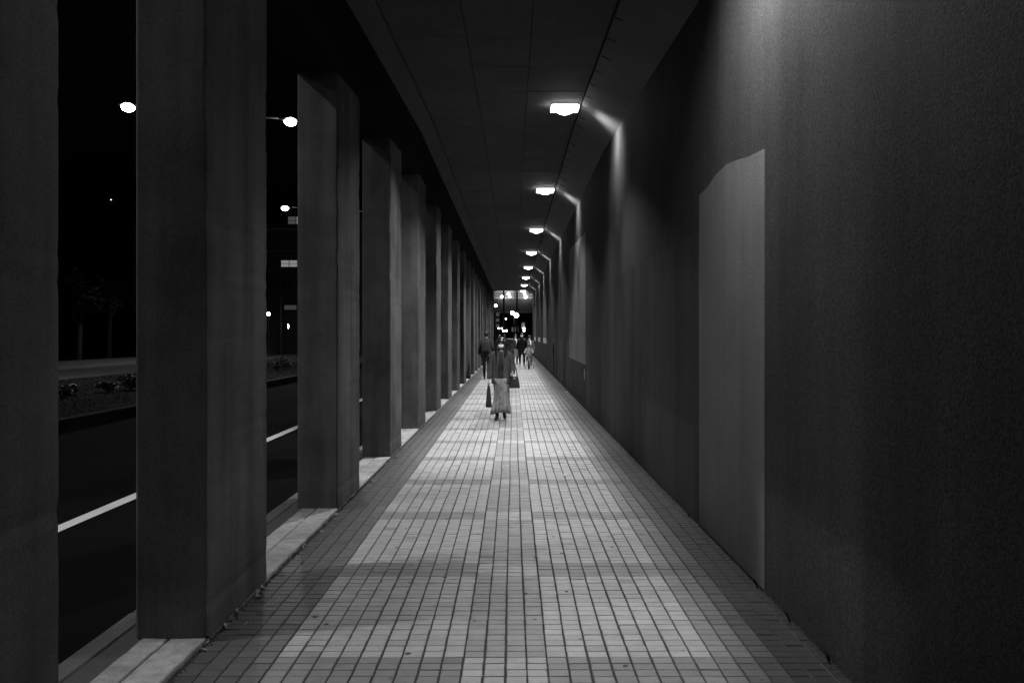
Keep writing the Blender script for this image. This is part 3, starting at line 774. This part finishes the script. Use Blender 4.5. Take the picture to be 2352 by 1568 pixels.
# handbag on the bent arm
bp_ = P((.285, -.10, 1.07)); hb = empty('handbag', bp_); tag(hb, 'dark leather handbag hanging from the arm of the person in the coat', 'handbag')
bm = bmesh.new(); rr = []
for z, hx, hy in ((-.35, .102, .05), (-.34, .108, .055), (-.27, .098, .05), (-.18, .08, .04), (-.135, .072, .03)):
    rr.append([bm.verts.new((x * hx, y * hy, z)) for x, y in ((-1, -.8), (-.9, -1), (.9, -1), (1, -.8), (1, .8), (.9, 1), (-.9, 1), (-1, .8))])
for a, b in zip(rr, rr[1:]):
    for i in range(8): bm.faces.new((a[i], a[(i + 1) % 8], b[(i + 1) % 8], b[i]))
bm.faces.new(rr[0][::-1]); bm.faces.new(rr[-1]); obj('bag_body', bm, 'leather', hb)
for q in (-.03, .03):
    bm = bmesh.new(); tube(bm, [(-.05, q, -.16), (-.05, q, -.06), (-.03, q * .6, .03), (.03, q * .6, .03), (.05, q, -.06), (.05, q, -.16)], .009, 8); obj('handle', bm, 'leather', hb, True)
bm = bmesh.new(); ball(bm, (0, -.048, -.17), (.012, .006, .012), None, 8, 6); obj('clasp', bm, 'plate', hb)
# long narrow bag in the other hand
tp = P(j['hcR']); tb = empty('narrow_bag', tp); tag(tb, 'long narrow dark bag dangling from the hand of the person in coat', 'bag')
bm = bmesh.new(); rr = []
for z, hx, hy in ((-.46, .052, .03), (-.45, .058, .035), (-.36, .054, .034), (-.22, .042, .028), (-.1, .03, .02), (-.03, .016, .013)):
    rr.append([bm.verts.new((math.cos(k * .785) * hx, math.sin(k * .785) * hy, z)) for k in range(8)])
for a, b in zip(rr, rr[1:]):
    for i in range(8): bm.faces.new((a[i], a[(i + 1) % 8], b[(i + 1) % 8], b[i]))
bm.faces.new(rr[0][::-1]); bm.faces.new(rr[-1]); obj('bag_body', bm, 'black', tb, True)
bm = bmesh.new(); tube(bm, [(-.012, 0, -.04), (-.014, -.012, .015), (.014, -.012, .015), (.012, 0, -.04)], .006, 6); obj('strap', bm, 'leather', tb)

def gx(px, feet): y = CAMZ * F / (feet - 770); return Vector(((px - 1179) / F * y, y, 0))
# man walking away
person('person', 'person in dark jacket seen from behind, walking away by the pillars', gx(1117, 872), 176, 1.73,
    dict(ankL=(.085, -.20, .08), kneeL=(.09, -.16, .49), ankR=(-.085, .22, .12), kneeR=(-.09, .03, .47), wrL=(.25, .08, .9), wrR=(-.22, -.2, .95)),
    dict(top='charcoal', leg='black', shoe='shoe', jacket=('charcoal', .80, 1.0, 0), hair='short', backpack='charcoal'))
# far group
person('person', 'person with long dark hair, pale scarf, dark coat and boots', gx(1184, 837), 3, 1.62,
    dict(ankL=(.08, -.10, .08), ankR=(-.08, .1, .09)), dict(top='black', leg='black', boot=.3, jacket=('black', .55, 1.25, 14), hair='long', scarf='pale_cloth', skirt=('grey_cloth', .9, .42, .17, .22)), voxel=.013)
person('person', 'person dressed all in black with white mask walking beside the child', gx(1199, 842), -3, 1.70,
    dict(ankL=(.11, -.16, .08), kneeL=(.11, -.12, .49), ankR=(-.11, .14, .1), kneeR=(-.11, .0, .48)), dict(top='black', leg='black', shoe='sneaker', jacket=('black', .74, 1.05, 0), hair='short', mask=True), voxel=.013)
person('person', 'masked person with pale top standing behind the child on the bicycle', gx(1217, 838.5), -5, 1.56,
    dict(), dict(top='grey_cloth', leg='black', jacket=('grey_cloth', .78, 1.08, 20), hair='long', mask=True, scarf='pale_cloth'), voxel=.013)
person('person', 'person with long dark hair and black coat behind the walking coat wearer', gx(1147, 834), 4, 1.58,
    dict(), dict(top='black', leg='black', jacket=('black', .6, 1.15, 0), hair='long'), voxel=.013)
person('person', 'person in black seen beside the street barrier at the walkway end', gx(1158, 826), 170, 1.66,
    dict(), dict(top='black', leg='black', jacket=('black', .7, 1.1, 0), hair='short'), voxel=.014)
# child on a bicycle with training wheels
cl = gx(1215, 846.5)
bk = empty('childs_bicycle', cl, R(-4)); tag(bk, 'small dark bicycle with training wheels ridden by the child', 'bicycle')
WR = .2
def wheel(name, x, y, r, tr, parent):
    wh = empty_child = bpy.data.objects.new(name, None); link(wh, parent); wh.location = (x, y, r)
    bm = bmesh.new(); n = 28
    tube(bm, [(0, math.cos(2 * math.pi * k / n) * (r - tr), math.sin(2 * math.pi * k / n) * (r - tr)) for k in range(n + 1)], tr, 8, cap=False); t_ = obj('tyre', bm, 'rubber', wh, True)
    bm = bmesh.new(); tube(bm, [(0, math.cos(2 * math.pi * k / n) * (r - 2 * tr - .004), math.sin(2 * math.pi * k / n) * (r - 2 * tr - .004)) for k in range(n + 1)], .007, 6, cap=False)
    for k in range(10): tube(bm, [(0, 0, 0), (0, math.cos(k * .628) * (r - 2 * tr), math.sin(k * .628) * (r - 2 * tr))], .002, 4)
    tube(bm, [(-.04, 0, 0), (.04, 0, 0)], .015, 8); obj('rim', bm, 'plate', wh)
wheel('wheel', 0, -.36, WR, .024, bk); wheel('wheel', 0, .32, WR, .024, bk)
for q in (-1, 1): wheel('training_wheel', q * .2, .34, .06, .014, bk)
bm = bmesh.new()
for a, b, r in (((0, -.27, .50), (0, .0, .26), .018), ((0, -.27, .46), (0, .08, .42), .014), ((0, .0, .26), (0, .12, .54), .015), ((0, .0, .26), (.035, .32, .2), .01), ((0, .0, .26), (-.035, .32, .2), .01), ((0, .09, .45), (.035, .32, .2), .009), ((0, .09, .45), (-.035, .32, .2), .009)): tube(bm, [a, b], r, 8)
obj('frame', bm, 'plate', bk, True)
bm = bmesh.new()
for q in (-1, 1): tube(bm, [(0, -.275, .50), (q * .04, -.30, .42), (q * .04, -.36, .2)], .011, 8)
obj('fork', bm, 'plate', bk, True)
bm = bmesh.new(); tube(bm, [(0, -.26, .48), (0, -.24, .66)], .012, 8); tube(bm, [(-.23, -.16, .74), (-.12, -.22, .72), (0, -.24, .66), (.12, -.22, .72), (.23, -.16, .74)], .011, 8); obj('handlebar', bm, 'steel', bk, True)
bm = bmesh.new(); ball(bm, (0, .13, .56), (.07, .12, .035)); obj('saddle', bm, 'rubber', bk, True)
for q in (-1, 1):
    bm = bmesh.new(); tube(bm, [(q * .03, .0, .26), (q * .06, q * .06, .26 - q * .08)], .009, 6); box(bm, q * .06 - .0 if q > 0 else -.14, .14 if q > 0 else -.06, q * .06 - .04, q * .06 + .04, .25 - q * .08, .27 - q * .08); obj('pedal', bm, 'rubber', bk)
    bm = bmesh.new(); tube(bm, [(q * .04, .32, .2), (q * .19, .33, .16), (q * .19, .34, .06)], .008, 6); obj('stabiliser_arm', bm, 'steel', bk)
bm = bmesh.new(); ball(bm, (0, -.29, .56), (.035, .03, .035), None, 8, 6); obj('headlamp', bm, 'plate', bk)
# the child: joints given in the 1.7 m figure, scale about .68 -> seat at z .58
cs = 1.16 / 1.7; zo = .58 - .84 * cs
def cj(x, y, z): return (x / cs, (y - .12) / cs, (z - zo) / cs)
e, j, s = person('person', 'child with helmet and pale jacket riding a small bicycle', cl + Vector((0, .12, zo)), -4, 1.16,
    dict(kneeL=cj(.11, -.14, .55), kneeR=cj(-.11, -.10, .47), ankL=cj(.10, -.0, .26), ankR=cj(-.10, -.06, .40), elL=cj(.2, -.02, .78), elR=cj(-.2, -.02, .78), wrL=cj(.2, -.13, .755), wrR=cj(-.2, -.13, .755), handL=Vector((0, -1, -.1)), handR=Vector((0, -1, -.1))),
    dict(top='pale_cloth', leg='grey_cloth', shoe='sneaker', jacket=('pale_cloth', .86, 1.15, 0), hair='short', helmet='grey_cloth', mask=False), voxel=.014)

# ------------------------------------------------------------------ small things on the floor
def leaf_mesh():
    bm = bmesh.new(); n = 7; rows = []
    for i in range(n):
        t = i / (n - 1); wv = .014 * math.sin(math.pi * min(max(t, .04), .97)) ; z = .012 * math.sin(t * 2.4) + .002
        rows.append([bm.verts.new((-wv, t * .06, z + .006)), bm.verts.new((0, t * .06, z)), bm.verts.new((wv, t * .06, z + .007))])
    for a, b in zip(rows, rows[1:]):
        for i in range(2): bm.faces.new((a[i], a[i + 1], b[i + 1], b[i]))
    me = bpy.data.meshes.new('dry_leaf'); bm.to_mesh(me); bm.free(); me.materials.append(M['leaf_dry']); return me
lm = leaf_mesh()
for i in range(46):
    y = random.uniform(3.4, 9) if i < 36 else random.uniform(9, 18)
    o = link(bpy.data.objects.new('dry_leaf', lm)); o.location = (XL + abs(random.gauss(.015, .02)), y, .004); s_ = random.uniform(.5, 1.2)
    o.scale = (s_, s_, s_); o.rotation_euler = (random.uniform(-.5, .5), random.uniform(-.6, .6), random.uniform(0, 6.28))
    tag(o, 'dry leaf lying along the foot of the pillars', 'leaf', 'leaves along the pillar foot')
v, f = [], []
for _ in range(4500):
    y = random.uniform(3, 16); x = (XL + abs(random.gauss(0, .013))) if random.random() < .62 else (XR - abs(random.gauss(0, .02))); r = random.uniform(.002, .008); z = .002; b = len(v)
    v += [(x - r, y - r, z), (x + r, y - r * .6, z), (x + r * .4, y + r, z), (x, y, z + r)]; f += [(b, b + 1, b + 3), (b + 1, b + 2, b + 3), (b + 2, b, b + 3)]
me = bpy.data.meshes.new('grit'); me.from_pydata(v, [], f); tag(obj('grit', me, 'grout'), 'dirt and grit gathered along both floor edges', 'grit', kind='stuff')
for px, py, sz in ((1300, 901, .05), (1298, 1093, .035)):
    p = gx(px, py); bm = bmesh.new(); vs_ = [bm.verts.new((math.cos(k * 1.05) * sz * random.uniform(.6, 1.1), math.sin(k * 1.05) * sz * random.uniform(.5, 1), random.uniform(.004, .02))) for k in range(6)]; bm.faces.new(vs_)
    r_ = bmesh.ops.extrude_face_region(bm, geom=bm.faces[:]); [setattr(q.co, 'z', q.co.z + .003) for q in r_['geom'] if isinstance(q, bmesh.types.BMVert)]
    o = obj('paper_scrap', bm, 'paper'); o.location = (p.x, p.y, 0); tag(o, 'scrap of white paper on the floor tiles near the side wall', 'litter', 'paper scraps on the tiles')
for i, (px, py) in enumerate(((1753, 1352), (1925, 1525), (1590, 1190), (1830, 1430))):
    p = gx(px, py); e = empty('grass_tuft', (XR - .02, p.y, 0)); tag(e, 'small tuft of weed sprouting at the foot of the side wall', 'weed', 'weeds at the wall foot')
    for k in range(5):
        bm = bmesh.new(); a = random.uniform(2, 4.3); L = random.uniform(.03, .08); tube(bm, [(0, k * .008, 0), (math.cos(a) * L * .3, k * .008 + math.sin(a) * L * .3, L * .7), (math.cos(a) * L * .8, k * .008 + math.sin(a) * L * .8, L)], [.002, .0017, .0005], 4)
        obj('blade', bm, 'grass', e)

bm = bmesh.new()
for _ in range(70):
    y = 3.4 + 14 * random.random() ** 1.6; x = random.uniform(-1.3, 1.2); r = random.uniform(.006, .018); n = 8
    ring = [bm.verts.new((x + math.cos(k * .785) * r * random.uniform(.7, 1.2), y + math.sin(k * .785) * r * random.uniform(.7, 1.2), .0022)) for k in range(n)]
    c = bm.verts.new((x, y, .0035))
    for k in range(n): bm.faces.new((ring[k], ring[(k + 1) % n], c))
tag(obj('gum_spots', bm, 'gum'), 'flattened dark gum spots trodden into the floor tiles', 'gum', kind='stuff')
